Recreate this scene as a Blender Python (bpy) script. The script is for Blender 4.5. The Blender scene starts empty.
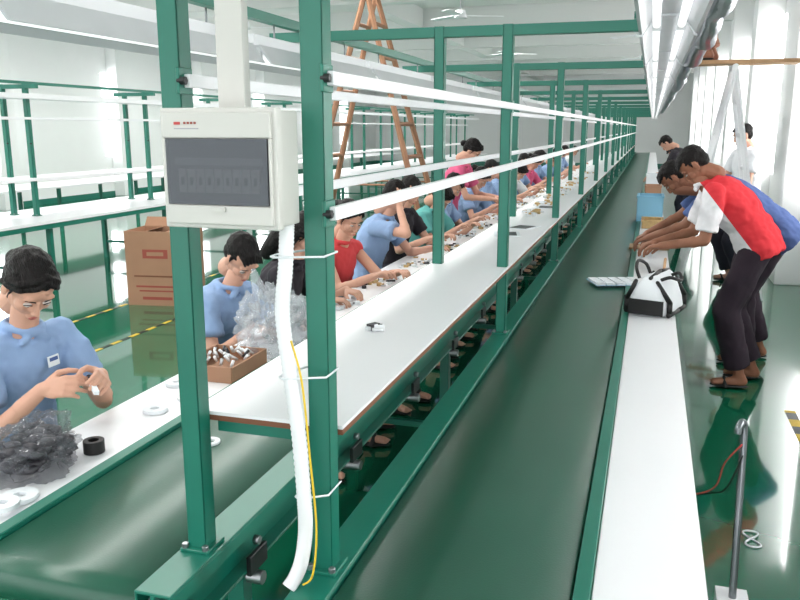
import bpy, bmesh, math, random
from mathutils import Vector, Matrix, noise, Quaternion
random.seed(7)
V=Vector
C=bpy.context
col=C.scene.collection

# ---------------------------------------------------------------- materials
def lin(c):
    c=c/255.0
    return c/12.92 if c<=0.04045 else ((c+0.055)/1.055)**2.4
def rgb(r,g,b): return (lin(r),lin(g),lin(b),1)
def mat(name,c,rough=0.5,metal=0.0,var=0.08,scale=6.0,bump=0.0,bscale=60,alpha=1.0,coat=0.0,emis=0.0,spec=0.5,stretch=None):
    m=bpy.data.materials.new(name); m.use_nodes=True
    nt=m.node_tree; b=nt.nodes['Principled BSDF']
    b.inputs['Roughness'].default_value=rough; b.inputs['Metallic'].default_value=metal
    b.inputs['Alpha'].default_value=alpha; b.inputs['Coat Weight'].default_value=coat
    b.inputs['Specular IOR Level'].default_value=spec
    col_=rgb(*c)
    tc=nt.nodes.new('ShaderNodeTexCoord')
    src=tc.outputs['Object']
    if stretch:
        mp=nt.nodes.new('ShaderNodeMapping'); mp.inputs['Scale'].default_value=stretch
        nt.links.new(src,mp.inputs['Vector']); src=mp.outputs[0]
    n=nt.nodes.new('ShaderNodeTexNoise'); n.inputs['Scale'].default_value=scale; n.inputs['Detail'].default_value=4
    nt.links.new(src,n.inputs['Vector'])
    mx=nt.nodes.new('ShaderNodeMixRGB'); mx.blend_type='MIX'
    mx.inputs[1].default_value=[x*(1-var) for x in col_[:3]]+[1]
    mx.inputs[2].default_value=[min(1,x*(1+var)) for x in col_[:3]]+[1]
    nt.links.new(n.outputs['Fac'],mx.inputs[0]); nt.links.new(mx.outputs[0],b.inputs['Base Color'])
    if bump>0:
        n2=nt.nodes.new('ShaderNodeTexNoise'); n2.inputs['Scale'].default_value=bscale
        nt.links.new(src,n2.inputs['Vector'])
        bp=nt.nodes.new('ShaderNodeBump'); bp.inputs['Strength'].default_value=bump; bp.inputs['Distance'].default_value=0.01
        nt.links.new(n2.outputs['Fac'],bp.inputs['Height']); nt.links.new(bp.outputs[0],b.inputs['Normal'])
    if emis>0:
        b.inputs['Emission Color'].default_value=(1,1,1,1); b.inputs['Emission Strength'].default_value=emis
    return m
M={}
M['floor']=mat('floor_green_epoxy',(14,98,70),0.07,0,0.2,0.7,0.02,9,coat=0.4,spec=.5)
M['wall']=mat('wall_white_paint',(241,242,242),0.8,0,0.02,2)
M['ceil']=mat('ceiling_paint',(226,226,225),0.85,0,0.03,1)
M['green']=mat('steel_teal_paint',(24,112,94),0.35,0,0.08,5)
M['belt']=mat('belt_green_pvc',(28,82,64),0.30,0,0.1,3,0.05,200,spec=.5)
M['white']=mat('white_laminate',(240,240,243),0.32,0,0.02,3)
M['whitemetal']=mat('white_enamel',(236,237,240),0.35,0,0.02,3)
M['wood']=mat('wood_brown',(158,116,88),0.6,0,0.25,9)
M['woodl']=mat('wood_pine',(180,142,104),0.65,0,0.2,12)
M['edge']=mat('board_edge',(120,74,50),0.6)
M['steel']=mat('steel_zinc',(150,152,155),0.3,0.9)
M['chrome']=mat('chrome_pipe',(120,124,128),0.25,0.8)
M['dark']=mat('dark_plastic',(25,25,28),0.4)
M['black']=mat('black_rubber',(16,15,16),0.55)
M['pgrey']=mat('plastic_light_grey',(202,201,196),0.38,0,0.02)
M['smoke']=mat('smoked_window',(88,94,102),0.12,alpha=0.6,var=0.02)
M['red']=mat('red_plastic',(190,60,60),0.5)
M['yellow']=mat('yellow_tape',(215,180,60),0.5)
M['yellowwire']=mat('yellow_wire',(225,190,40),0.5)
M['card']=mat('cardboard',(164,124,98),0.8,0,0.12,5)
M['cardprint']=mat('cardboard_red_print',(152,76,64),0.8)
M['skin']=mat('skin',(206,158,136),0.5,0,0.05,8,spec=.35)
M['skind']=mat('skin_tan',(146,98,76),0.5,0,0.06,8,spec=.35)
M['hair']=mat('hair_black',(17,12,12),0.5,0,0.4,10,0.8,14,spec=.22,stretch=(3,22,8))
M['lip']=mat('lip',(180,104,96),0.45)
M['eyew']=mat('eye_white',(205,200,196),0.35)
M['bluesh']=mat('shirt_light_blue',(136,162,200),0.85,0,0.06,6,0.15,30)
M['blue2']=mat('shirt_blue',(74,96,148),0.85,0,0.06)
M['pink']=mat('shirt_pink',(212,92,132),0.85)
M['redsh']=mat('shirt_red',(202,62,66),0.85)
M['whitesh']=mat('shirt_white',(225,228,232),0.85)
M['tealsh']=mat('shirt_teal',(90,165,160),0.85)
M['blacksh']=mat('shirt_black',(36,32,40),0.85)
M['navy']=mat('trousers_navy',(32,32,46),0.85)
M['blackpants']=mat('trousers_black',(36,22,36),0.85)
M['lblue']=mat('crate_light_blue',(128,182,210),0.5)
M['paper']=mat('paper',(228,232,236),0.7)
M['poly']=mat('clear_polythene',(215,220,226),0.12,alpha=0.34,bump=0.9,bscale=22,spec=1.0)
M['polyk']=mat('smoky_polythene',(120,122,130),0.12,alpha=0.32,bump=0.9,bscale=22,spec=1.0)
M['foil']=mat('aluminium_foil_hose',(200,203,208),0.28,0.85,0.1,8,0.7,40)
M['polyd']=mat('grey_parts',(46,44,50),0.4)
M['tube']=mat('fluorescent_tube',(245,248,250),0.3,emis=0.6)
M['stool']=mat('stool_blue_plastic',(40,80,150),0.5)
M['silver']=mat('silver_reflector',(214,216,219),0.3,0.35)
M['ltan']=mat('tan_parts',(190,160,110),0.6,0,0.3,30)
def polo():
    m=mat('polo_red_white',(214,44,52),0.85,0,0.05)
    nt=m.node_tree; b=nt.nodes['Principled BSDF']
    tc=nt.nodes.new('ShaderNodeTexCoord'); sx=nt.nodes.new('ShaderNodeSeparateXYZ'); nt.links.new(tc.outputs['Object'],sx.inputs[0])
    a=nt.nodes.new('ShaderNodeMath'); a.operation='MULTIPLY_ADD'; a.inputs[1].default_value=.78
    nt.links.new(sx.outputs['X'],a.inputs[0])
    c=nt.nodes.new('ShaderNodeMath'); c.operation='MULTIPLY_ADD'; c.inputs[1].default_value=-.63; c.inputs[2].default_value=.598
    nt.links.new(sx.outputs['Z'],c.inputs[0]); nt.links.new(c.outputs[0],a.inputs[2])
    g=nt.nodes.new('ShaderNodeMath'); g.operation='GREATER_THAN'; g.inputs[1].default_value=.035; nt.links.new(a.outputs[0],g.inputs[0])
    mx=nt.nodes.new('ShaderNodeMixRGB'); mx.inputs[1].default_value=rgb(212,46,56); mx.inputs[2].default_value=rgb(226,224,228)
    nt.links.new(g.outputs[0],mx.inputs[0]); nt.links.new(mx.outputs[0],b.inputs['Base Color'])
    return m
M['polo']=polo()

# ---------------------------------------------------------------- mesh builder
def frame_from(d):
    d=d.normalized(); up=V((0,0,1)) if abs(d.z)<0.95 else V((1,0,0))
    a=d.cross(up).normalized(); b=d.cross(a).normalized(); return a,b
class MB:
    def __init__(s): s.bm=bmesh.new(); s.mats=[]
    def mi(s,m):
        if m is None: return 0
        if m not in s.mats: s.mats.append(m)
        return s.mats.index(m)
    def tag(s,verts,m,sm):
        i=s.mi(m); fs=set()
        for v in verts:
            for f in v.link_faces: fs.add(f)
        for f in fs: f.material_index=i; f.smooth=sm
    def box(s,c,d,m=None,rot=None):
        mt=Matrix.Translation(V(c)) @ (rot.to_4x4() if rot else Matrix()) @ Matrix.Diagonal((d[0],d[1],d[2],1))
        r=bmesh.ops.create_cube(s.bm,size=1,matrix=mt); s.tag(r['verts'],m,False); return r['verts']
    def b2(s,x0,x1,y0,y1,z0,z1,m=None): return s.box(((x0+x1)/2,(y0+y1)/2,(z0+z1)/2),(x1-x0,y1-y0,z1-z0),m)
    def cyl(s,p0,p1,r0,r1=None,m=None,n=14,sm=True):
        p0=V(p0);p1=V(p1); r1=r0 if r1 is None else r1; d=p1-p0
        q=V((0,0,1)).rotation_difference(d)
        mt=Matrix.Translation((p0+p1)/2) @ q.to_matrix().to_4x4()
        r=bmesh.ops.create_cone(s.bm,cap_ends=True,segments=n,radius1=r0,radius2=r1,depth=d.length,matrix=mt); s.tag(r['verts'],m,sm)
        for v in r['verts']:
            for f in v.link_faces:
                if len(f.verts)>4: f.smooth=False
        return r['verts']
    def ell(s,c,r,m=None,rot=None,sub=2):
        if not hasattr(r,'__len__'): r=(r,r,r)
        mt=Matrix.Translation(V(c)) @ (rot.to_4x4() if rot else Matrix()) @ Matrix.Diagonal((r[0],r[1],r[2],1))
        q=bmesh.ops.create_icosphere(s.bm,subdivisions=sub,radius=1,matrix=mt); s.tag(q['verts'],m,True); return q['verts']
    def cap(s,p0,p1,r0,r1,m=None,n=14):
        s.cyl(p0,p1,r0,r1,m,n); s.ell(p0,r0,m); s.ell(p1,r1,m)
    def chain(s,pts,rs,m=None):
        for i in range(len(pts)-1): s.cap(pts[i],pts[i+1],rs[i],rs[i+1],m)
    def tube(s,pts,r,m=None,n=10):
        pts=[V(p) for p in pts]; rings=[]; ref=None
        for i,p in enumerate(pts):
            d=(pts[min(i+1,len(pts)-1)]-pts[max(i-1,0)]).normalized()
            if ref is None: a,b=frame_from(d)
            else:
                a=(ref-ref.dot(d)*d).normalized(); b=d.cross(a)
            ref=a; rr=r(i) if callable(r) else r
            rings.append([s.bm.verts.new(p+a*math.cos(t)*rr+b*math.sin(t)*rr) for t in [2*math.pi*k/n for k in range(n)]])
        s.skin(rings,m)
    def skin(s,rings,m=None,sm=True,caps=True):
        i0=s.mi(m); n=len(rings[0])
        for i in range(len(rings)-1):
            for k in range(n):
                f=s.bm.faces.new((rings[i][k],rings[i][(k+1)%n],rings[i+1][(k+1)%n],rings[i+1][k])); f.material_index=i0; f.smooth=sm
        if caps:
            f=s.bm.faces.new(list(reversed(rings[0]))); f.material_index=i0
            f=s.bm.faces.new(rings[-1]); f.material_index=i0
    def prism(s,prof,y0,y1,m=None,sm=False):
        r0=[s.bm.verts.new((x,y0,z)) for x,z in prof]; r1=[s.bm.verts.new((x,y1,z)) for x,z in prof]
        s.skin([r0,r1],m,sm)
    def mesh(s,name='m'):
        bmesh.ops.recalc_face_normals(s.bm,faces=s.bm.faces[:])
        me=bpy.data.meshes.new(name); s.bm.to_mesh(me); s.bm.free()
        for m in s.mats: me.materials.append(m)
        return me
    def obj(s,name,bevel=0,parent=None,loc=None,seg=2):
        me=s.mesh(name); o=bpy.data.objects.new(name,me); col.objects.link(o)
        if bevel:
            b=o.modifiers.new('bevel','BEVEL'); b.width=bevel; b.segments=seg; b.limit_method='ANGLE'; b.angle_limit=math.radians(50)
        if parent: o.parent=parent
        if loc: o.location=loc
        return o
def bez(pts,n=24):
    pts=[V(p) for p in pts]; P=[pts[0]]+pts+[pts[-1]]; out=[]
    for i in range(1,len(P)-2):
        for k in range(n):
            t=k/n; a,b,c,d=P[i-1],P[i],P[i+1],P[i+2]
            out.append(0.5*((2*b)+(c-a)*t+(2*a-5*b+4*c-d)*t*t+(3*b-3*c+d-a)*t**3))
    out.append(pts[-1]); return out

# ---------------------------------------------------------------- room
XL,XR,Y0,Y1,H=-13.0,1.75,-4.0,38.0,4.2
mb=MB(); mb.b2(XL-.2,XR+.2,Y0,Y1+.2,-.2,0,M['floor']); mb.obj('floor')
mb=MB(); mb.b2(XL-.2,XR+.2,Y0,Y1+.2,H,H+.2,M['ceil']); mb.obj('ceiling')
mb=MB(); mb.b2(XL-.2,XR+.2,Y1,Y1+.2,0,H,M['wall']); mb.obj('wall_far')
pil=[-2.3,1.7,5.7,9.7,13.7,17.7,21.7,25.7,29.7,33.7]
def wall_side(name,xa,xb,z0,z1):
    mb=MB(); mb.b2(xa,xb,Y0,Y1,0,z0,M['wall']); mb.b2(xa,xb,Y0,Y1,z1,H,M['wall'])
    edges=[Y0]+[p for q in pil for p in (q-.5,q+.5)]+[Y1]
    for i in range(0,len(edges),2): mb.b2(xa,xb,edges[i],edges[i+1],z0,z1,M['wall'])
    mb.obj(name)
wall_side('wall_right',XR,XR+.2,1.0,3.3)
wall_side('wall_left',XL-.2,XL,1.0,3.0)
wn=0
for side,xx,z0,z1 in (('r',XR+.1,1.0,3.3),('l',XL-.1,1.0,3.0)):
    for i in range(len(pil)-1):
        a,b=pil[i]+.5,pil[i+1]-.5; wn+=1; mb=MB()
        for yy in (a+.02,a+(b-a)/3,a+2*(b-a)/3,b-.02): mb.b2(xx-.03,xx+.03,yy-.022,yy+.022,z0,z1,M['whitemetal'])
        for zz in (z0+.02,z0+(z1-z0)*.68,z1-.02): mb.b2(xx-.03,xx+.03,a,b,zz-.022,zz+.022,M['whitemetal'])
        mb.obj('window_%d'%wn)
for p in pil:
    mb=MB(); mb.b2(XR-.38,XR,p-.25,p+.25,0,H,M['wall']); mb.obj('pillar',0.01)
    mb=MB(); mb.b2(XL,XL+.3,p-.25,p+.25,0,H,M['wall']); mb.obj('pillar',0.01)
    mb=MB(); mb.b2(XL,XR,p-.15,p+.15,H-.45,H,M['ceil']); mb.obj('ceiling_beam')
mb=MB(); mb.b2(-5.2,-4.9,Y0,Y1,H-.4,H,M['ceil']); mb.obj('ceiling_beam')
mb=MB(); mb.b2(XR-.015,XR,Y0,Y1,0,.12,M['green']); mb.obj('baseboard_right')
mb=MB(); mb.b2(XL,XL+.015,Y0,Y1,0,.12,M['green']); mb.obj('baseboard_left')
mb=MB(); mb.b2(XL,XR,Y1-.015,Y1,0,.12,M['green']); mb.obj('baseboard_far')

def tape(x,y0,y1,w):
    mb=MB(); y=y0;k=0
    while y<y1:
        mb.b2(x-w/2,x+w/2,y,min(y+.12,y1),.0005,.003,M['yellow'] if k%2==0 else M['dark']); y+=.12;k+=1
    mb.obj('floor_marking_tape')
tape(-4.0,3.5,9,.035); tape(-4.8,3.5,12,.035); tape(.9,4.1,5.1,.06)

# ---------------------------------------------------------------- conveyors
YE=33.0
FR=[1.44+2.1*i for i in range(15)]
def conveyor(name,bx0,bx1,rl,rr,strip,side):
    mb=MB()
    r=.052; zt=.75; zc=zt-r; y0=1.30; y1=YE
    prof=[(y0+.03,zt)]
    for k in range(17):
        t=math.pi/2+math.pi*k/16; prof.append((y0+r*math.cos(t),zc+r*math.sin(t)))
    prof+=[(y0+.03,zc-r),(y1-.03,zc-r)]
    for k in range(17):
        t=-math.pi/2+math.pi*k/16; prof.append((y1+r*math.cos(t),zc+r*math.sin(t)))
    prof.append((y1-.03,zt))
    a=[mb.bm.verts.new((bx0,y,z)) for y,z in prof]; b=[mb.bm.verts.new((bx1,y,z)) for y,z in prof]
    mb.skin([a,b],M['belt'],True)
    for (x0,x1) in (rl,rr):
        mb.b2(x0,x1,1.24,YE+.05,zt+.004,zt+.012,M['green'])
        mb.b2(x0,x1,1.24,YE+.05,zt-.118,zt-.11,M['green'])
        mb.b2((x0+x1)/2-.006,(x0+x1)/2+.006,1.24,YE+.05,zt-.112,zt+.006,M['green'])
        mb.b2(x0,x0+.006,1.24,YE+.05,zt-.03,zt+.006,M['green']); mb.b2(x1-.006,x1,1.24,YE+.05,zt-.03,zt+.006,M['green'])
    y=1.6
    while y<14:
        mb.cyl((rl[0]+.01,y,zt-.15),(rr[1]+.02,y,zt-.15),.018,None,M['steel'],10)
        mb.cyl((rr[1]-.002,y,zt-.05),(rr[1]+.014,y,zt-.05),.012,None,M['steel'],8)
        mb.box((rr[1]+.004,y,zt-.1),(.012,.09,.05),M['dark']); y+=.7
    mb.cyl((rl[0],1.3,zc),(rr[1]+.02,1.3,zc),.014,None,M['steel'],10)
    for f in FR:
        for x in ((rl[0]+rl[1])/2,(rr[0]+rr[1])/2):
            mb.b2(x-.022,x+.022,f+.13,f+.174,0.0,zt-.118,M['green'])
            mb.box((x,f+.152,.006),(.09,.09,.012),M['green'])
        mb.b2(rl[0],rr[1],f+.137,f+.167,.2,.23,M['green'])
    sx0,sx1=strip
    mb.b2(sx0,sx1,1.0 if side>0 else 1.24,YE,zt-.018,zt+.004,M['white'])
    for f in FR:
        mb.b2(sx0,sx1,f+.14,f+.165,zt-.05,zt-.018,M['green'])
    return mb.obj(name,0.002,seg=1)
conveyor('belt_conveyor',-1.38,-.955,(-1.422,-1.384),(-.95,-.865),(-1.69,-1.424),-1)
conveyor('belt_conveyor',-.56,-.10,(-.645,-.565),(-.096,-.062),(-.06,.165),1)

# ---------------------------------------------------------------- overhead frames
def frames(name,xa,xb,bl,br,ys,zb=.762,ztop=2.11,w=.0225,bars=(1.52,1.77)):
    mb=MB()
    for i,y in enumerate(ys):
        for x in (xa,xb):
            mb.b2(x-w,x-w+.005,y-w,y+w,zb,ztop,M['green']); mb.b2(x-w,x+w,y-w,y-w+.005,zb,ztop,M['green'])
            mb.b2(x+w-.005,x+w,y-w,y+w,zb,ztop,M['green']); mb.b2(x-w,x+w,y+w-.005,y+w,zb,ztop,M['green'])
            mb.box((x,y,zb+.004),(.07,.075,.008),M['green'])
            if i<4:
                for z in (1.52,1.77):
                    mb.box((x+w+.003,y-.012,z),(.008,.05,.05),M['green'])
                    mb.cyl((x+w,y-.03,z),(x+w+.018,y-.03,z),.009,None,M['dark'],6,False)
                for dx in (-.025,.025): mb.cyl((x+dx,y-.03,zb),(x+dx,y-.03,zb+.018),.008,None,M['steel'],6,False)
        mb.b2(bl,br,y-.022,y+.022,ztop-.046,ztop-.002,M['green'])
    for x in (xb+w+.007,xa+w+.007):
        for z in bars:
            mb.b2(x,x+.014,ys[0]-.02,ys[-1]+.2,z-.013,z+.013,M['whitemetal'])
    return mb.obj(name,0.0015,seg=1)
frames('overhead_rack_frame',-.91,-.61,-1.72,-.07,FR)
mb=MB(); mb.b2(-.94,-.582,1.475,YE,1.05,1.062,M['edge']); mb.b2(-.94,-.582,1.475,YE,1.0622,1.07,M['white'])
for f in FR: mb.b2(-.885,-.635,f+.05,f+.075,1.02,1.05,M['green'])
mb.obj('white_shelf')

def lamp(x,z,w,y0,y1,zlink):
    y=y0
    while y<y1:
        mb=MB(); a,b=y+.03,y+1.37
        h=w/2
        mb.prism([(x-h,z-.07),(x-h+.01,z-.07),(x-h*.45,z-.004),(x+h*.45,z-.004),(x+h-.01,z-.07),(x+h,z-.07),(x+h*.5,z+.006),(x-h*.5,z+.006)],a,b,M['silver'])
        mb.b2(x-.03,x+.03,a,b,z+.006,z+.05,M['whitemetal'])
        for dx in (-.04,.04):
            mb.cyl((x+dx,a+.02,z-.04),(x+dx,b-.02,z-.04),.013,None,M['tube'],10)
            for yy in (a+.015,b-.015): mb.box((x+dx,yy,z-.025),(.03,.02,.05),M['whitemetal'])
        for yy in (a+.25,b-.25): mb.cyl((x,yy,z+.05),(x,yy,zlink),.004,None,M['steel'],6)
        mb.obj('fluorescent_light_fixture'); y+=1.4
lamp(-1.58,2.0,.22,.2,30,2.11)
lamp(.03,2.06,.19,.2,30,2.24)
mb=MB(); mb.b2(-1.60,-1.56,0.2,YE,2.112,2.15,M['green']); mb.obj('lamp_support_rail')
mb=MB(); mb.b2(.01,.05,0.2,YE,2.24,2.27,M['green'])
for f in FR: mb.b2(-.10,.04,f-.02,f+.02,2.112,2.14,M['green']); mb.b2(.01,.04,f-.02,f+.02,2.112,2.25,M['green'])
mb.obj('lamp_support_rail')
for (xo,zo,r0,ph) in ((.175,2.09,.042,0),(.15,2.20,.05,1.3),(.24,2.23,.045,2.4)):
    mb=MB(); pts=[]; n=int(20/.024)
    for i in range(n):
        y=.3+i*.024
        pts.append((xo+.014*math.sin(y*1.9+ph)+.02*noise.noise(V((y*3,ph,0))),y,zo-.045*abs(math.sin(y*math.pi/1.05+ph))+.02*noise.noise(V((y*4,0,ph)))))
    mb.tube(pts,lambda i:(r0 if i%2 else r0*.76)*(1+.35*noise.noise(V((i*.09,ph*3,1)))),M['foil'],12)
    mb.obj('foil_air_hose')

# ---------------------------------------------------------------- distribution box
mb=MB()
x0,x1,y0_,y1_,z0,z1=-.862,-.636,1.30,1.408,1.502,1.712
mb.b2(x0,x1,y0_+.03,y1_,z0,z1,M['pgrey'])
mb.b2(x0-.004,x1+.004,y0_+.008,y0_+.032,z0-.004,z1+.004,M['pgrey'])
mb.b2(x0+.004,x1-.004,y0_,y0_+.01,z1-.05,z1-.004,M['pgrey'])
mb.b2(x0+.004,x1-.004,y0_,y0_+.01,z0+.004,z0+.040,M['pgrey'])
mb.b2(x0+.004,x0+.010,y0_,y0_+.01,z0+.036,z1-.05,M['pgrey']); mb.b2(x1-.010,x1-.004,y0_,y0_+.01,z0+.036,z1-.05,M['pgrey'])
o=mb.obj('electrical_distribution_box',.006)
mb=MB()
mb.b2(x0+.011,x1-.011,y0_-.002,y0_+.0,z0+.041,z1-.051,M['smoke'])
mb.b2(x0+.011,x1-.011,y0_+.0058,y0_+.007,z0+.041,z1-.051,M['polyd'])
for k in range(9):
    xx=x0+.033+k*.0185; mb.b2(xx,xx+.016,y0_+.0022,y0_+.0056,z0+.062,z0+.105,M['pgrey']); mb.b2(xx+.005,xx+.011,y0_+.0008,y0_+.0022,z0+.076,z0+.090,M['dark'])
mb.b2(x0+.025,x1-.025,y0_+.004,y0_+.0058,z0+.112,z0+.125,M['steel'])
mb.b2(x0+.03,x0+.043,y0_-.001,y0_+.001,z1-.026,z1-.021,M['red'])
for k in range(4): mb.b2(x0+.05+k*.007,x0+.0545+k*.007,y0_-.001,y0_+.001,z1-.025,z1-.021,M['cardprint'])
mb.b2(x0+.03,x0+.08,y0_-.001,y0_+.001,z1-.034,z1-.032,M['steel'])
mb.box(((x0+x1)/2,y0_-.003,z0+.033),(.03,.006,.008),M['pgrey'])
w=mb.obj('cover_window',0,o)
mb=MB(); mb.b2(-.790,-.742,1.40,1.43,1.715,H,M['pgrey']); mb.b2(-.794,-.738,1.396,1.404,1.715,H,M['pgrey'])
mb.obj('cable_trunking',.002)
mb=MB()
cp=bez([(-.66,1.40,1.50),(-.660,1.388,1.42),(-.668,1.385,1.32),(-.653,1.38,1.2),(-.636,1.375,1.08),(-.626,1.37,.95),(-.625,1.37,.88),(-.630,1.36,.82),(-.640,1.35,.785),(-.650,1.335,.766)],22)
mb.tube(cp,lambda i:.0155 if i%2 else .0138,M['whitemetal'],14)
for z,xc in ((1.44,-.665),(1.2,-.655),(.95,-.628)):
    xa,xb=xc-.018,-.584; ya,yb=1.362,1.466
    mb.tube([(xa,ya+.01,z),(xa+.01,ya,z),(xb,ya+.035,z),(xb,yb,z),(xa+.03,yb,z),(xa,1.40,z),(xa,ya+.01,z)],.0022,M['paper'],6)
mb.obj('flexible_conduit')
mb=MB()
mb.tube(bez([(-.64,1.36,1.28),(-.615,1.35,1.2),(-.60,1.345,1.05),(-.592,1.35,.9),(-.60,1.345,.80),(-.62,1.34,.775)],12),.0022,M['yellowwire'],6)
mb.obj('yellow_wire')

# ---------------------------------------------------------------- people
def ik(S,T,l1,l2,pole):
    S=V(S);T=V(T); d=T-S; L=min(d.length,(l1+l2)*.998); u=d.normalized()
    a=(l1*l1-l2*l2+L*L)/(2*L); h=math.sqrt(max(l1*l1-a*a,0)); pole=V(pole); p=(pole-pole.dot(u)*u).normalized()
    return S+u*a+p*h, S+u*L
def vox(mb,voxel,sm,disp=0,dscale=.12):
    me=mb.mesh('tmp'); ob=bpy.data.objects.new('tmp',me); col.objects.link(ob)
    r=ob.modifiers.new('r','REMESH'); r.mode='VOXEL'; r.voxel_size=voxel; r.use_smooth_shade=True
    s=ob.modifiers.new('s','SMOOTH'); s.factor=.5; s.iterations=sm
    if disp:
        t=bpy.data.textures.get('folds%g'%dscale) or bpy.data.textures.new('folds%g'%dscale,'CLOUDS'); t.noise_scale=dscale
        d=ob.modifiers.new('d','DISPLACE'); d.texture=t; d.strength=disp; d.mid_level=.35; d.texture_coords='LOCAL'
    dg=C.evaluated_depsgraph_get(); me2=bpy.data.meshes.new_from_object(ob.evaluated_get(dg))
    bpy.data.objects.remove(ob); me2.materials.clear(); me2.materials.append(None)
    for p in me2.polygons: p.use_smooth=True; p.material_index=0
    return me2
def head_meshes(male):
    k=1.05 if male else .98
    mb=MB(); s=lambda *a:tuple(x*k for x in a)
    mb.ell(s(-.012,0,.03),s(.094,.073,.084)); mb.ell(s(.022,0,-.028),s(.062,.056,.074)); mb.ell(s(.060,0,-.090),s(.02,.022,.016))
    mb.ell(s(.0,0,-.05),s(.06,.058,.05))
    for y in (-1,1):
        mb.ell(s(.050,y*.034,-.022),s(.027,.024,.028)); mb.ell(s(-.004,y*.074,-.008),s(.018,.009,.030))
        mb.ell(s(.066,y*.028,.028),s(.014,.026,.009))
        mb.ell(s(.090,y*.009,-.034),s(.008,.0075,.0065))
    mb.cap(s(.080,0,.010),s(.095,0,-.028),.0065*k,.0092*k)
    mb.ell(s(.078,0,-.060),s(.012,.022,.012))
    mb.cap(s(-.012,0,-.05),s(-.035,0,-.14),.050*k,.051*k)
    face=vox(mb,.004,3)
    mb=MB()
    for y in (-1,1):
        mb.ell(s(.0720,y*.030,.002),s(.0095,.014,.0040),M['eyew']); mb.ell(s(.0772,y*.030,.001),s(.0044,.006,.0038),M['black'])
        mb.cap(s(.0805,y*.019,.0048),s(.0748,y*.043,.0038),.0019,.0016,M['hair'])
        mb.cap(s(.0835,y*.015,.026),s(.0750,y*.046,.028),.0020,.0012,M['hair'])
    mb.cap(s(.0880,-.012,-.0592),s(.0880,.012,-.0592),.0026,.0026,M['lip']); mb.ell(s(.0888,0,-.0630),s(.0045,.011,.0036),M['lip']); mb.ell(s(.0888,0,-.0562),s(.004,.010,.003),M['lip'])
    feat=mb.mesh('face_features')
    return face,feat
def hair_mesh(style,male):
    k=1.05 if male else .98
    s=lambda *a:tuple(x*k for x in a)
    mb=MB()
    mb.ell(s(-.026,0,.043),s(.092,.0770,.080)); mb.ell(s(-.048,0,.0),s(.058,.070,.066))
    mb.ell(s(-.004,0,.070),s(.076,.062,.047))
    if style=='short':
        for j in range(7):
            y=-.045+j*.015; mb.cap(s(.045,y,.100-abs(y)*.5),s(.074,y*1.05+.006,.074-abs(y)*.3),.010*k,.005*k)
        for y in (-1,1): mb.cap(s(.006,y*.073,.03),s(.008,y*.072,.0),.008*k,.004*k)
    else:
        for y in (-1,1):
            mb.chain([V(s(.058,.012,.098)),V(s(.066,.012+y*.026,.077)),V(s(.048,y*.060,.048)),V(s(.006,y*.076,.020)),V(s(-.03,y*.076,.0))],[.007,.008,.008,.009,.009])
            mb.chain([V(s(.043,.010,.109)),V(s(.050,.010+y*.034,.088)),V(s(.034,y*.064,.062)),V(s(-.01,y*.077,.040))],[.009,.010,.010,.011])
            mb.chain([V(s(.03,y*.068,.035)),V(s(.022,y*.073,.0)),V(s(.022,y*.070,-.03))],[.004,.0035,.002])
    if style=='ponytail': mb.chain([V((-.10,0,.04)),V((-.14,0,.02)),V((-.15,0,-.08)),V((-.13,0,-.2))],[.026,.028,.026,.010])
    if style=='bun': mb.ell((-.115,0,-.01),(.032,.036,.034))
    if style=='long':
        mb.chain([V((-.08,0,.0)),V((-.09,0,-.12)),V((-.10,0,-.26))],[.07,.07,.045])
        for y in (-1,1): mb.chain([V((-.01,y*.078,0)),V((-.01,y*.085,-.12)),V((0,y*.08,-.24))],[.022,.03,.018])
    return vox(mb,.0042,2,.005,.02)
HEAD={False:head_meshes(False),True:head_meshes(True)}
HAIR={}
def hand(mb,W,u,n,side,curl,k=1.0):
    u=V(u).normalized(); n=V(n); n=(n-n.dot(u)*u).normalized(); w=u.cross(n)*side
    offs=[.029,.010,-.010,-.028]; ln=[.070,.078,.072,.056]; kb=[.083,.087,.083,.075]
    mb.ell(W+u*.045*k,(.05*k,.040*k,.0155*k),None,Matrix((u,w,n)).transposed())
    for i in range(4):
        K=W+u*kb[i]*k+w*offs[i]*k
        mb.cap(W+u*.01*k+w*offs[i]*.45*k,K,.0155*k,.0115*k,None,8)
        p=K; ang=0
        for j,(fr,rr) in enumerate(((.45,.0092),(.31,.0082),(.24,.0072))):
            ang+=curl*(.55,.65,.45)[j]*(1+.08*i)
            d=u*math.cos(ang)+n*math.sin(ang)+w*offs[i]*2.4*(1-curl*.4)
            q=p+d.normalized()*ln[i]*fr*k
            mb.cap(p,q,(rr+.0005)*k,rr*k,None,8); p=q
    p=W+u*.022*k+w*.024*k
    ds=[(u*.55+w*.75+n*.35),(u*.85+w*.3+n*.5),(u*.95+w*.0+n*.5*(1+curl*.4))]
    for d,l,r in zip(ds,(.042,.032,.026),(.0125,.0105,.009)):
        q=p+d.normalized()*l*k; mb.cap(p,q,(r+.001)*k,r*k,None,8); p=q
def interp(tab,t):
    for i in range(len(tab)-1):
        if t<=tab[i+1][0]:
            a,b=tab[i],tab[i+1]; f=max(0,(t-a[0])/(b[0]-a[0])); return a[1]+(b[1]-a[1])*f,a[2]+(b[2]-a[2])*f
    return tab[-1][1],tab[-1][2]
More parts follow.
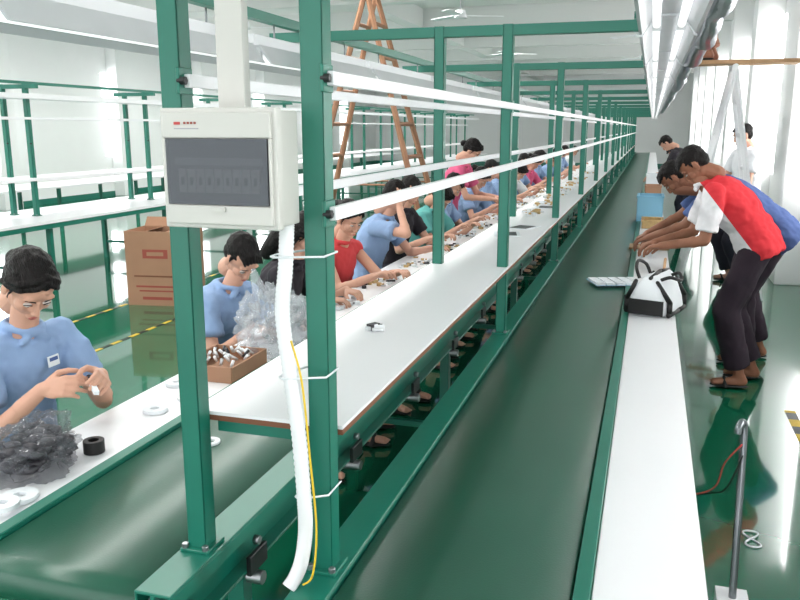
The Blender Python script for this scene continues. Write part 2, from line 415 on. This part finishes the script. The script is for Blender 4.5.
def torso(mb,P,Cc,N,inf,male,t0,t1):
    k=1.1 if male else .96
    tab=[(-.2,.150,.105),(0,.158,.112),(.3,.130,.096),(.6,.148,.112),(.82,.150,.098),(.93,.105,.072),(1.02,.056,.056)]
    rings=[]; nst=16
    for i in range(nst+1):
        t=t0+(t1-t0)*i/nst; tt=max(t,0)
        c=(1-tt)**2*P+2*tt*(1-tt)*Cc+tt*tt*N; d=(2*(1-tt)*(Cc-P)+2*tt*(N-Cc)).normalized()
        if t<0: c=P+d*t*(N-P).length
        S=V((0,1,0)); F=S.cross(d).normalized(); w,dp=interp(tab,t); w=w*k+inf; dp=dp*k+inf
        rings.append([mb.bm.verts.new(c+S*math.cos(a)*w+F*math.sin(a)*dp) for a in [2*math.pi*j/20 for j in range(20)]])
    mb.skin(rings)
CACHE={}
def build_pose(key,q):
    if key in CACHE: return CACHE[key]
    male=q.get('male',False); k=1.07 if male else .95
    P,N,Hd=V(q['P']),V(q['N']),V(q['H'])
    Cc=(P+N)/2+V((-.06,0,.03))
    sw=.185 if male else .150
    up=(N-P).normalized()
    out={}
    arms=[];
    for sd,nm in ((1,'L'),(-1,'R')):
        S=N-up*.06+V((q.get('sfwd',.0),sd*sw,0))
        E,W=ik(S,V(q[nm+'H']),.28*k,.245*k,q.get(nm+'pole',(-.35,sd*.5,-.9)))
        arms.append((sd,S,E,W,nm))
    legs=[]
    for sd,nm in ((1,'L'),(-1,'R')):
        Hp=P+V((0,sd*.085,-.02)); K,A=ik(Hp,V(q[nm+'A']),.43*k,.41*k,q.get('kpole',(1,sd*.15,.5))); legs.append((sd,Hp,K,A))
    mb=MB(); torso(mb,P,Cc,N,-.018,male,-.15,.95)
    mb.cap(N-up*.06,Hd+V((-.03,0,-.07)),.050*k,.047*k)
    for sd,S,E,W,nm in arms:
        mb.cap(N-up*.06,S,.036*k,.036*k); mb.chain([S,E,W],[.040*k,.035*k,.024*k]); mb.ell(E+(W-E)*.25,.0375*k)
    for sd,Hp,K,A in legs:
        mb.chain([Hp,K,A],[.078*k,.052*k,.034*k]); mb.ell(K+(A-K)*.28,.05*k)
        tt=V((A.x+.15,A.y+sd*.02,A.z-.052)); mb.cap(A,A+V((-.03,0,-.045)),.034*k,.03*k); mb.cap(A+V((-.02,0,-.045)),tt,.032*k,.022*k); 
        for j in range(4): mb.ell(tt+V((.018-.006*j,sd*(-.024+.016*j),-.004)),(.016,.009,.009),None,None,1)
    out['body']=vox(mb,.0095,3)
    mb=MB()
    for sd,S,E,W,nm in arms:
        u=q.get(nm+'u') or (W-E); n=q.get(nm+'n',(0,0,-1)); uu=V(u).normalized()
        mb.cap(E+(W-E)*.6,W,.030*k,.0245*k); mb.cap(W,W+uu*.02,.0245*k,.022*k)
        hand(mb,W,u,n,1 if sd<0 else -1,q.get('curl',.8),k*.98)
    out['hands']=vox(mb,.0036 if key in('p1','p2') else .0042,2)
    mb=MB(); torso(mb,P,Cc,N,.022 if male else .014,male,-.16 if not q.get('longhem') else -.2,.985)
    sl=q.get('sleeve',.62)
    for sd,S,E,W,nm in arms:
        mb.cap(N-up*.055,S,.055*k,.060*k)
        if sl>0:
            e=S+(E-S)*min(sl,1); mb.cyl(S,e,.060*k,.064*k,None,18); 
    for j in range(12):
        a=2*math.pi*j/12; b=2*math.pi*(j+1)/12
        f=lambda a:N+up*.016+V((math.cos(a)*.058*k,math.sin(a)*.058*k,0))-V((0,0,.014*math.cos(a)))
        mb.cap(f(a),f(b),.012,.012,None,8)
    if sl>0:
        for sd in (-1,1): mb.cap(N+V((.05,sd*.012,-.01)),N+V((.065,sd*.055,-.035)),.011,.009)
    out['shirt']=vox(mb,.0085 if key in('p1','p2','m1') else .0105,2,.026,.07)
    mb=MB(); torso(mb,P,Cc,N,-.004,male,-.18,.10)
    for sd,Hp,K,A in legs:
        mb.chain([Hp,K],[(.094 if male else .102)*k,.080*k]); mb.cyl(K,K+(A-K)*q.get('hem',.88),.080*k,.074*k,None,18)
    out['trousers']=vox(mb,.013,3,.022,.1)
    mb=MB()
    for sd,Hp,K,A in legs:
        zz=A.z-.075
        mb.ell((A.x+.055,A.y+sd*.01,zz),(.13,.045,.014)); 
        mb.chain([V((A.x+.08,A.y+sd*.01-.045,zz)),V((A.x+.09,A.y+sd*.01,zz+.055)),V((A.x+.08,A.y+sd*.01+.045,zz))],[.012]*3)
    out['sandals']=vox(mb,.007,1)
    CACHE[key]=out; return out
def person(name,key,q,loc,yaw,shirt,trousers,hair='ponytail',skin='skin',shoe='black'):
    male=q.get('male',False); parts=build_pose(key,q)
    e=bpy.data.objects.new(name,None); e.empty_display_size=.1; col.objects.link(e); e.location=loc; e.rotation_euler=(0,0,math.radians(yaw))
    def add(nm,me,m,mw=None):
        o=bpy.data.objects.new(nm,me); col.objects.link(o); o.parent=e
        if m: o.material_slots[0].link='OBJECT'; o.material_slots[0].material=m
        if mw: o.matrix_local=mw
        return o
    for nm,m in (('body',skin),('hands',skin),('shirt',shirt),('trousers',trousers),('sandals',shoe)): add(nm,parts[nm],M[m])
    mw=Matrix.Translation(V(q['H'])) @ Matrix.Rotation(math.radians(q.get('hyaw',0)),4,'Z') @ Matrix.Rotation(math.radians(q.get('hpitch',30)),4,'Y')@ Matrix.Rotation(math.radians(q.get('hroll',0)),4,'X')
    add('head',HEAD[male][0],M[skin],mw); add('face',HEAD[male][1],None,mw)
    if (hair,male) not in HAIR: HAIR[(hair,male)]=hair_mesh(hair,male)
    add('hair',HAIR[(hair,male)],M['hair'],mw)
    return e
def stool(x,y,z):
    mb=MB(); mb.cyl((x,y,z-.035),(x,y,z),.15,.145,M['stool'],24)
    for a in range(4):
        t=math.pi/4+a*math.pi/2; dx,dy=math.cos(t),math.sin(t)
        mb.cyl((x+dx*.16,y+dy*.16,0),(x+dx*.11,y+dy*.11,z-.03),.014,None,M['steel'],8)
        t2=t+math.pi/2
        mb.cyl((x+dx*.145,y+dy*.145,.16),(x+math.cos(t2)*.145,y+math.sin(t2)*.145,.16),.008,None,M['steel'],8)
    mb.obj('stool')
seat=dict(P=(0,0,.57),LA=(.52,.12,.09),RA=(.55,-.12,.09))
p1=dict(seat,N=(.115,0,1.035),H=(.195,-.015,1.19),hpitch=48,hyaw=-14,hroll=-4,LH=(.37,.09,.895),RH=(.315,-.085,.885),Lu=(.75,-.5,.1),Ru=(.85,.4,.15),Ln=(-.1,-.8,-.5),Rn=(-.1,.8,-.45),curl=.7,LA=(.5,.16,.09),RA=(.5,-.1,.09))
e1=person('seated_worker','p1',p1,(-2.05,2.10,0),-14,'bluesh','navy','bun'); stool(-2.05,2.10,.46)
mb=MB(); mb.box((0,0,0),(.004,.05,.035),M['paper']); mb.box((.0025,0,.006),(.001,.038,.012),M['blue2'])
o=mb.obj('name_badge',0,e1); o.location=(.188,.05,.925); o.rotation_euler=(0,-.1,.25)
p2=dict(seat,N=(.14,0,.94),H=(.225,0,1.085),hpitch=52,hyaw=-14,hroll=5,LH=(.42,.12,.80),RH=(.40,-.14,.80),Ru=(.9,.4,-.1),Lu=(.9,-.4,-.1),curl=.9,P=(0,0,.52))
person('seated_worker','p2',p2,(-2.02,3.36,0),-12,'bluesh','navy','short'); stool(-2.02,3.36,.41)
p3=dict(p2,H=(.23,0,1.12),N=(.15,0,.97),hpitch=45,hyaw=-10)
person('seated_worker','p3',p3,(-1.98,3.92,0),5,'blacksh','navy','long'); stool(-1.98,3.92,.41)
p4=dict(seat,P=(0,0,.52),N=(.10,0,.98),H=(.170,0,1.13),hpitch=30,hyaw=-14,LH=(.5,.05,.82),RH=(.46,-.15,.82),sleeve=0)
person('seated_worker','p4',p4,(-1.92,4.68,0),-18,'redsh','navy','ponytail'); stool(-1.92,4.68,.41)
p5=dict(seat,N=(.16,0,1.05),H=(.24,0,1.20),hpitch=38,hyaw=5,LH=(.5,.1,.83),RH=(.30,-.10,1.14),Ru=(.1,.3,.9),Rn=(-.6,.6,0),Rpole=(.4,-.6,-.8),curl=.5)
person('seated_worker','p5',p5,(-1.96,5.45,0),0,'bluesh','navy','short'); stool(-1.96,5.45,.46)
g1=dict(seat,N=(.15,0,1.01),H=(.23,0,1.15),hpitch=48,LH=(.46,.1,.84),RH=(.44,-.12,.84))
g2=dict(seat,N=(.12,0,1.04),H=(.18,0,1.195),hpitch=34,hyaw=-18,LH=(.46,.05,.84),RH=(.40,-.16,.84))
g3=dict(seat,N=(.2,0,.98),H=(.29,0,1.10),hpitch=58,hroll=6,LH=(.5,.14,.84),RH=(.48,-.1,.84))
p7=dict(P=(0,0,.84),N=(.2,0,1.31),H=(.28,0,1.46),hpitch=45,LH=(.5,.12,1.0),RH=(.5,-.1,1.0),LA=(-.02,.1,.09),RA=(.03,-.1,.09))
person('standing_worker','p7',p7,(-1.98,7.95,0),-5,'pink','navy','bun')
bg=[(6.15,g2,'g2','blacksh','short'),(6.8,g3,'g3','tealsh','bun'),(7.35,g1,'g1','bluesh','short'),(8.75,g1,'g1','bluesh','ponytail'),(9.5,g2,'g2','bluesh','short'),(10.3,g1,'g1','bluesh','bun'),(11.2,g3,'g3','whitesh','bun'),
(12.1,g2,'g2','bluesh','short'),(13.0,g1,'g1','pink','ponytail'),(14.0,g2,'g2','bluesh','long'),(15.3,g3,'g3','bluesh','short'),(16.5,g1,'g1','bluesh','ponytail'),(18,g2,'g2','bluesh','short'),(19.6,g1,'g1','whitesh','short')]
for y,q,kk,sh,hr in bg:
    person('seated_worker',kk,q,(-1.98,y,0),random.uniform(-20,10),sh,'navy',hr); stool(-1.98,y,.46)
m1=dict(male=True,P=(-.02,0,.965),N=(.315,0,1.32),H=(.40,0,1.44),hpitch=58,LH=(.56,.14,.93),RH=(.60,-.10,.92),Lpole=(-.6,.3,-.6),Rpole=(-.6,-.3,-.6),LA=(.03,.11,.09),RA=(-.07,-.11,.09),longhem=True,sleeve=.8,kpole=(1,0,.2))
person('standing_man','m1',m1,(.67,5.6,0),180,'polo','blackpants','short','skind')
m2=dict(m1,P=(-.02,0,.96),N=(.48,0,1.28),H=(.70,0,1.32),hpitch=62,LH=(.84,.14,.90),RH=(.86,-.12,.90),LA=(.14,.1,.09),RA=(.02,-.1,.09))
person('standing_man','m2',m2,(.87,6.2,0),178,'blue2','blackpants','short','skind')
st=dict(male=True,P=(0,0,.93),N=(.04,0,1.45),H=(.08,0,1.60),hpitch=20,LH=(.35,.2,1.05),RH=(.35,-.2,1.05),LA=(0,.1,.09),RA=(.05,-.1,.09))
person('standing_man','st',st,(1.0,9.5,0),200,'whitesh','navy','short')
person('standing_man','m1',m1,(.62,13.6,0),180,'blacksh','navy','short')
PZ=2.325; PY=8.75
person('standing_man','st',st,(.52,PY,PZ),150,'blue2','skind','short','skind')

# ---------------------------------------------------------------- ladders
def ladder(name,cx,cy,h,spread,w0,w1,m,nr):
    mb=MB()
    def pt(s,t,f):
        a=s*spread*(1-f); wd=(w0+(w1-w0)*f)*t
        return V((cx+a,cy+wd,h*f))
    for s in (-1,1):
        for t in (-1,1): mb.cyl(pt(s,t,0),pt(s,t,1.0),.034,.03,m,6,False)
        for k in range(1,nr):
            f=k/nr; a,b=pt(s,-1.05,f),pt(s,1.05,f); mb.cyl(a,b,.022,None,m,6,False)
    for t in (-1,1): mb.cyl(pt(-1,t,.35),pt(1,t,.35),.012,None,m,6)
    mb.cyl(pt(0,-1.2,1),pt(0,1.2,1),.03,None,m,8)
    return mb.obj(name)
ladder('wooden_step_ladder',-2.95,8.5,3.1,.85,.40,.16,M['wood'],9)
ladder('trestle_ladder',.72,PY,2.255,.4,.25,.18,M['whitemetal'],7)
mb=MB(); mb.b2(.25,1.3,PY-.15,PY+.15,2.287,2.325,M['woodl']); mb.obj('scaffold_plank',.004)

# ---------------------------------------------------------------- background line on the left
mb=MB(); YB=[2.9+2.1*i for i in range(13)]
mb.b2(-6.95,-5.85,1,30,.72,.75,M['white']); mb.b2(-6.95,-5.85,1,30,.67,.715,M['green'])
for y in YB:
    for x in (-6.85,-5.92): mb.b2(x-.025,x+.025,y-.3,y-.25,0,.66,M['green'])
    mb.b2(-6.85,-5.92,y-.29,y-.26,.2,.23,M['green'])
mb.obj('long_work_table')
frames('overhead_rack_frame',-6.6,-6.3,-6.75,-6.15,YB,.752,2.13,.024,(1.78,))
mb=MB(); mb.b2(-6.65,-6.22,1,30,1.13,1.16,M['white']); mb.obj('white_shelf')
mb=MB(); mb.b2(-6.42,-6.38,1,30,2.135,2.165,M['green']); mb.b2(-6.55,-6.2,1,30,1.98,2.03,M['whitemetal'])
mb.obj('lamp_support_rail')
mb=MB(); mb.b2(-10.2,-9.2,1,30,.72,.75,M['white'])
for y in YB:
    for x in (-10.1,-9.3): mb.b2(x-.025,x+.025,y-.3,y-.25,0,.72,M['green'])
mb.obj('long_work_table')

# ---------------------------------------------------------------- cardboard box
def carton(cx,cy,z,w,d,h,rot):
    mb=MB(); t=.008
    for sx in (-1,1): mb.box((sx*w/2,0,h/2),(t,d,h),M['card'])
    for sy in (-1,1): mb.box((0,sy*d/2,h/2),(w,t,h),M['card'])
    mb.box((0,0,t/2),(w,d,t),M['card'])
    mb.box((0,-d/2+.06,h-.012),(w,.13,.006),M['card'],Matrix.Rotation(-.12,3,'X'))
    mb.box((0,d/2+.03,h+.04),(w,.11,.006),M['card'],Matrix.Rotation(.9,3,'X'))
    for sx in (-1,1): mb.box((sx*(w/2-.1),0,h-.04),(.2,d*.95,.006),M['card'],Matrix.Rotation(sx*.35,3,'Y'))
    mb.box((0,-d/2-.0045,h*.70),(w*.42,.002,h*.12),M['cardprint']); mb.box((0,-d/2-.0045,h*.70),(w*.28,.003,h*.05),M['card'])
    mb.box((0,-d/2-.0045,h*.40),(w*.75,.002,h*.02),M['edge'])
    mb.box((0,-d/2-.0045,h*.26),(w*.7,.002,h*.025),M['cardprint']); mb.box((0,-d/2-.0045,h*.20),(w*.6,.002,h*.02),M['cardprint'])
    mb.box((0,-d/2-.0045,h*.10),(w*.5,.002,h*.04),M['cardprint'])
    mb.box((w/2+.0045,0,h*.55),(.002,d*.4,h*.1),M['cardprint'])
    o=mb.obj('cardboard_box'); o.location=(cx,cy,z); o.rotation_euler=(0,0,rot); return o
carton(-4.50,6.75,0,.60,.45,.72,.16)

# ---------------------------------------------------------------- items on tables
def crumple(c,r,m,seed,amp=.25,sub=4,name='plastic_bag',inner=None):
    mb=MB(); vs=mb.ell((0,0,0),1.0,m,None,sub)
    for v in vs:
        d=v.co.normalized(); n1=noise.noise(d*1.6+V((seed,0,0))); n2=noise.noise(d*5+V((0,seed,0))); n3=abs(noise.noise(d*9+V((0,0,seed))))
        rr=1+amp*1.6*n1+amp*.8*n2-amp*.8*n3; v.co=V((d.x*r[0]*rr,d.y*r[1]*rr,max(d.z*r[2]*rr,-r[2]*.55)))
    if inner:
        for i in range(inner):
            mb.ell((random.uniform(-.68,.68)*r[0],random.uniform(-.68,.68)*r[1],random.uniform(-.35,.5)*r[2]),(random.uniform(.015,.03),random.uniform(.012,.03),.013),M['polyd'],None,1)
    o=mb.obj(name); o.location=(c[0],c[1],c[2]+r[2]*.56); return o
TZ=.755
crumple((-1.595,1.68,TZ),(.12,.14,.09),M['polyk'],3.1,.3,5,inner=150)
crumple((-1.50,2.98,TZ+.0),(.12,.15,.17),M['poly'],7.7,.45,5)
crumple((-1.50,3.22,TZ+.0),(.11,.13,.13),M['poly'],9.2,.45,5,inner=4)
def reel(c,r,h,m,hole=.4,name='tape_reel'):
    mb=MB(); n=32
    prof=[(r*hole,0),(r,0),(r,h),(r*hole,h)]
    rings=[[mb.bm.verts.new((math.cos(t)*p[0],math.sin(t)*p[0],p[1])) for p in prof] for t in [2*math.pi*k/n for k in range(n)]]
    i0=mb.mi(m)
    for k in range(n):
        for j in range(4):
            f=mb.bm.faces.new((rings[k][j],rings[(k+1)%n][j],rings[(k+1)%n][(j+1)%4],rings[k][(j+1)%4])); f.material_index=i0
    o=mb.obj(name,.0015); o.location=c; return o
reel((-1.5,1.83,TZ),.030,.038,M['black'],.5,'black_tape_roll')
for i,(x,y,r) in enumerate([(-1.485,1.52,.045),(-1.475,1.45,.042),(-1.53,2.18,.04),(-1.49,2.32,.038),(-1.62,2.45,.04)]):
    reel((x,y,TZ+(.013 if i==1 else 0)),r,.012,M['paper'],.35)
reel((-1.22,2.0,.7505),.032,.008,M['paper'],.5)
mb=MB(); mb.b2(-.11,.11,-.14,.14,0,.006,M['card'])
for s in (-1,1): mb.b2(-.11,.11,s*.14-.004,s*.14+.004,0,.06,M['card']); mb.b2(s*.11-.004,s*.11+.004,-.14,.14,0,.06,M['card'])
for i in range(26): 
    a=random.uniform(-.09,.09); b=random.uniform(-.11,.11); mb.cyl((a,b,.045),(a+random.uniform(-.03,.03),b+random.uniform(-.03,.03),.07),.006,None,random.choice([M['paper'],M['silver'],M['polyd']]),6)
o=mb.obj('parts_tray'); o.location=(-1.54,2.66,TZ)
mb=MB(); mb.box((0,0,0),(.015,.09,.012),M['paper']); mb.cyl((0,.04,0),(0,.07,0),.008,None,M['dark'],8)
o=mb.obj('small_plastic_part'); o.location=(-1.61,1.985,.895); o.rotation_euler=(.2,.2,.9)
def heap(x,y,z,n,rx,ry,ms,name='component_pile'):
    mb=MB()
    for i in range(n):
        a=random.uniform(-rx,rx); b=max(-ry,min(ry,random.gauss(0,ry*.5))); s=random.uniform(.008,.02)
        if i%3==0: mb.box((a,b,s*.5),(s*2,s*1.3,s),random.choice(ms),Matrix.Rotation(random.random()*3,3,'Z'))
        elif i%3==1: mb.cyl((a,b,s*.4),(a+s*2,b+s,s*.4),s*.4,None,random.choice(ms),8)
        else: mb.cyl((a,b,0),(a,b,s),s*.8,None,random.choice(ms),10)
    o=mb.obj(name); o.location=(x,y,z); return o
for y in (3.9,4.6,5.3,6.1,6.9,7.6,8.4,9.2,10,11,12,13):
    heap(-1.53,y,TZ,30,.08,.25,[M['paper'],M['ltan'],M['polyd'],M['silver']])
heap(-.80,2.28,1.0705,8,.02,.04,[M['silver'],M['polyd'],M['paper']])
for y in (5.9,6.7,7.4,8.2,9.1,10.2,11.5): heap(-.82,y,1.0705,26,.07,.25,[M['ltan'],M['paper'],M['ltan'],M['silver']])
for (x,y,r) in ((-.78,4.65,.2),(-.74,5.0,-.3),(-.76,6.35,.1)):
    mb=MB(); mb.box((0,0,.002),(.15,.21,.003),M['paper']); mb.box((0,.0,.0045),(.11,.15,.0015),M['polyd'])
    o=mb.obj('clipboard_sheet'); o.location=(x,y,1.0705); o.rotation_euler=(0,0,r)
mb=MB(); mb.b2(-.84,-.68,1.75,2.0,1.005,1.02,M['paper']); mb.b2(-.84,-.68,1.75,1.76,1.02,1.045,M['red']); mb.b2(-.84,-.83,1.75,2.0,1.02,1.048,M['paper']); mb.b2(-.69,-.68,1.75,2.0,1.02,1.048,M['paper'])
mb.obj('under_shelf_tray')

# ---------------------------------------------------------------- right strip
mb=MB()
def ringp(hx,hy,z,sk=0): 
    out=[]
    for k in range(24):
        t=2*math.pi*k/24; c,s=math.cos(t),math.sin(t); e=.55
        out.append((math.copysign(abs(c)**e,c)*hx+sk,math.copysign(abs(s)**e,s)*hy,z))
    return out
lv=[(0,.095,.13),(.02,.105,.145),(.07,.10,.15),(.13,.075,.155),(.17,.04,.15),(.185,.02,.14)]
rings=[]
for z,hx,hy in lv: rings.append([mb.bm.verts.new(V(p)+(noise.noise_vector(V(p)*14)*.012 if z>0 else V((0,0,0)))) for p in ringp(hx,hy,z,.01)])
mb.skin(rings,M['whitesh'],True)
for s in (-1,1):
    mb.chain([V((.10*s+.01,-.12,.014)),V((.10*s+.01,-.12,.07)),V((.05*s,-.13,.16))],[.012,.012,.01],M['black'])
    mb.chain([V((.10*s+.01,.12,.014)),V((.10*s+.01,.12,.07)),V((.05*s,.13,.16))],[.012,.012,.01],M['black'])
mb.tube(bez([(-.05,-.08,.165),(-.07,-.07,.21),(-.085,0,.235),(-.07,.07,.21),(-.05,.08,.165)],8),.008,M['black'],8)
mb.tube(bez([(.05,-.08,.165),(.09,-.07,.18),(.12,0,.16),(.09,.07,.18),(.05,.08,.165)],8),.008,M['black'],8)
mb.box((.01,-.155,.045),(.16,.008,.07),M['black']); mb.box((-.095,0,.05),(.02,.24,.07),M['black'])
mb.chain([V((.02,-.14,.18)),V((.02,.0,.195)),V((.02,.14,.18))],[.009]*3,M['black'])
mb.chain([V((.11,-.13,.014)),V((.115,0,.014)),V((.11,.13,.014))],[.012]*3,M['black'])
o=mb.obj('hand_bag'); o.location=(.06,4.25,TZ+.001); o.rotation_euler=(0,0,-.3); o.scale=(1.08,1.1,1.08)
mb=MB(); mb.box((0,0,.008),(.3,.22,.014),M['woodl']); mb.box((.05,.25,.02),(.22,.18,.03),M['wood']); o=mb.obj('wooden_board',.002); o.location=(.03,6.55,TZ+.002)
mb=MB(); mb.cyl((0,0,.012),(.02,.34,.16),.010,.008,M['woodl'],8); o=mb.obj('wooden_stick'); o.location=(.10,4.65,TZ)
mb=MB()
for i in range(5):
    for j in range(3): mb.box((-.13+i*.06,-.08+j*.07,.008),(.05,.06,.014),M['paper'])
mb.box((0,0,.001),(.32,.23,.002),M['lblue'])
o=mb.obj('blister_tray'); o.location=(-.15,4.95,.765); o.rotation_euler=(0,0,.35)
def crate(x,y,z,s,m,name='storage_crate'):
    mb=MB(); w,d,h=s
    mb.b2(-w/2,w/2,-d/2,d/2,0,.01,m)
    for q in (-1,1): mb.b2(-w/2,w/2,q*d/2-.006,q*d/2+.006,0,h,m); mb.b2(q*w/2-.006,q*w/2+.006,-d/2,d/2,0,h,m)
    mb.b2(-w/2-.012,w/2+.012,-d/2-.012,-d/2+.004,h-.02,h,m); mb.b2(-w/2-.012,w/2+.012,d/2-.004,d/2+.012,h-.02,h,m)
    for q in (-1,1): mb.b2(q*w/2-.012,q*w/2+.012,-d/2,d/2,h-.02,h,m)
    o=mb.obj(name,.003); o.location=(x,y,z+.001)
crate(.02,8.6,TZ,(.24,.36,.26),M['lblue']); crate(.05,8.0,TZ,(.18,.3,.08),M['ltan']); crate(.05,11,TZ,(.19,.36,.2),M['card']); crate(.05,13,TZ,(.19,.36,.24),M['paper'])
for y in (7.3,10,12): heap(.05,y,TZ,24,.07,.2,[M['ltan'],M['wood'],M['paper'],M['polyd']])
mb=MB()
mb.box((.35,2.62,.075),(.10,.12,.15),M['whitemetal'])
mb.tube(bez([(.35,2.62,.14),(.35,2.66,.4),(.352,2.72,.62),(.352,2.74,.70),(.345,2.735,.725),(.333,2.72,.71),(.330,2.715,.69)],10),.0125,M['chrome'],12)
mb.tube(bez([(.345,2.70,.66),(.30,2.72,.58),(.28,2.75,.48),(.22,2.8,.42),(.17,2.85,.40)],10),.003,M['red'],6)
mb.tube(bez([(.35,2.70,.62),(.31,2.7,.5),(.27,2.78,.44),(.17,2.86,.38)],10),.003,M['black'],6)
mb.obj('steel_handle_post',.004)
mb=MB()
mb.tube([V((.58+.03*math.sin(2*t),3.30+.07*math.sin(t),.006+.002*math.cos(t))) for t in [2*math.pi*k/40 for k in range(41)]],.004,M['paper'],6)
o=mb.obj('wire_loop'); o.location=(-.08,.05,0)

def fan(x,y,z):
    mb=MB(); mb.cyl((x,y,z+.08),(x,y,H),.012,None,M['steel'],8); mb.cyl((x,y,z-.04),(x,y,z+.08),.1,.07,M['whitemetal'],20)
    for k in range(3):
        a=2*math.pi*k/3+.4; r=Matrix.Rotation(a,3,'Z'); mb.box(V((x,y,z))+r@V((.38,0,0)),(.55,.12,.008),M['whitemetal'],r@Matrix.Rotation(.15,3,'X'))
    mb.obj('ceiling_fan')
fan(-2.9,12.5,3.35); fan(-.3,15.5,3.3); fan(-3.2,18.5,3.3); fan(-6.5,12.4,3.3); fan(-.3,20.5,3.3)

# ---------------------------------------------------------------- light
w=bpy.data.worlds.new('sky'); C.scene.world=w; w.use_nodes=True
bgk=w.node_tree.nodes['Background']; bgk.inputs[0].default_value=(.98,.99,1,1); bgk.inputs[1].default_value=1.8
def area(name,loc,rot,sx,sy,e,c=(1,1,1)):
    l=bpy.data.lights.new(name,'AREA'); l.shape='RECTANGLE'; l.size=sx; l.size_y=sy; l.energy=e; l.color=c
    o=bpy.data.objects.new(name,l); col.objects.link(o); o.location=loc; o.rotation_euler=rot
area('daylight_right',(XR+.5,16,2.2),(0,math.radians(90),0),3.0,40,4600,(1,.99,.97))
area('daylight_left',(XL-.5,16,2.1),(0,math.radians(-90),0),3.0,40,5000,(.97,.99,1))
for x in (-3.4,-8.5):
    area('added_top_fill',(x,14,H-.5),(0,0,0),.3,30,560,(1,.98,.95))  # added fill strips below the ceiling for light from above, not lamp fittings

# ---------------------------------------------------------------- camera
cam=bpy.data.cameras.new('camera'); co=bpy.data.objects.new('camera',cam); col.objects.link(co); C.scene.camera=co
psi,th=math.radians(17.18),math.radians(12.13)
F=V((-math.sin(psi)*math.cos(th),math.cos(psi)*math.cos(th),-math.sin(th))); R=V((math.cos(psi),math.sin(psi),0)); U=R.cross(F)
m=Matrix((R,U,-F)).transposed().to_4x4(); m.translation=V((0,0,1.68)); co.matrix_world=m
cam.lens=36; cam.sensor_width=36; cam.clip_start=.02; cam.clip_end=200
C.scene.view_settings.view_transform='Standard'; C.scene.view_settings.exposure=0.5
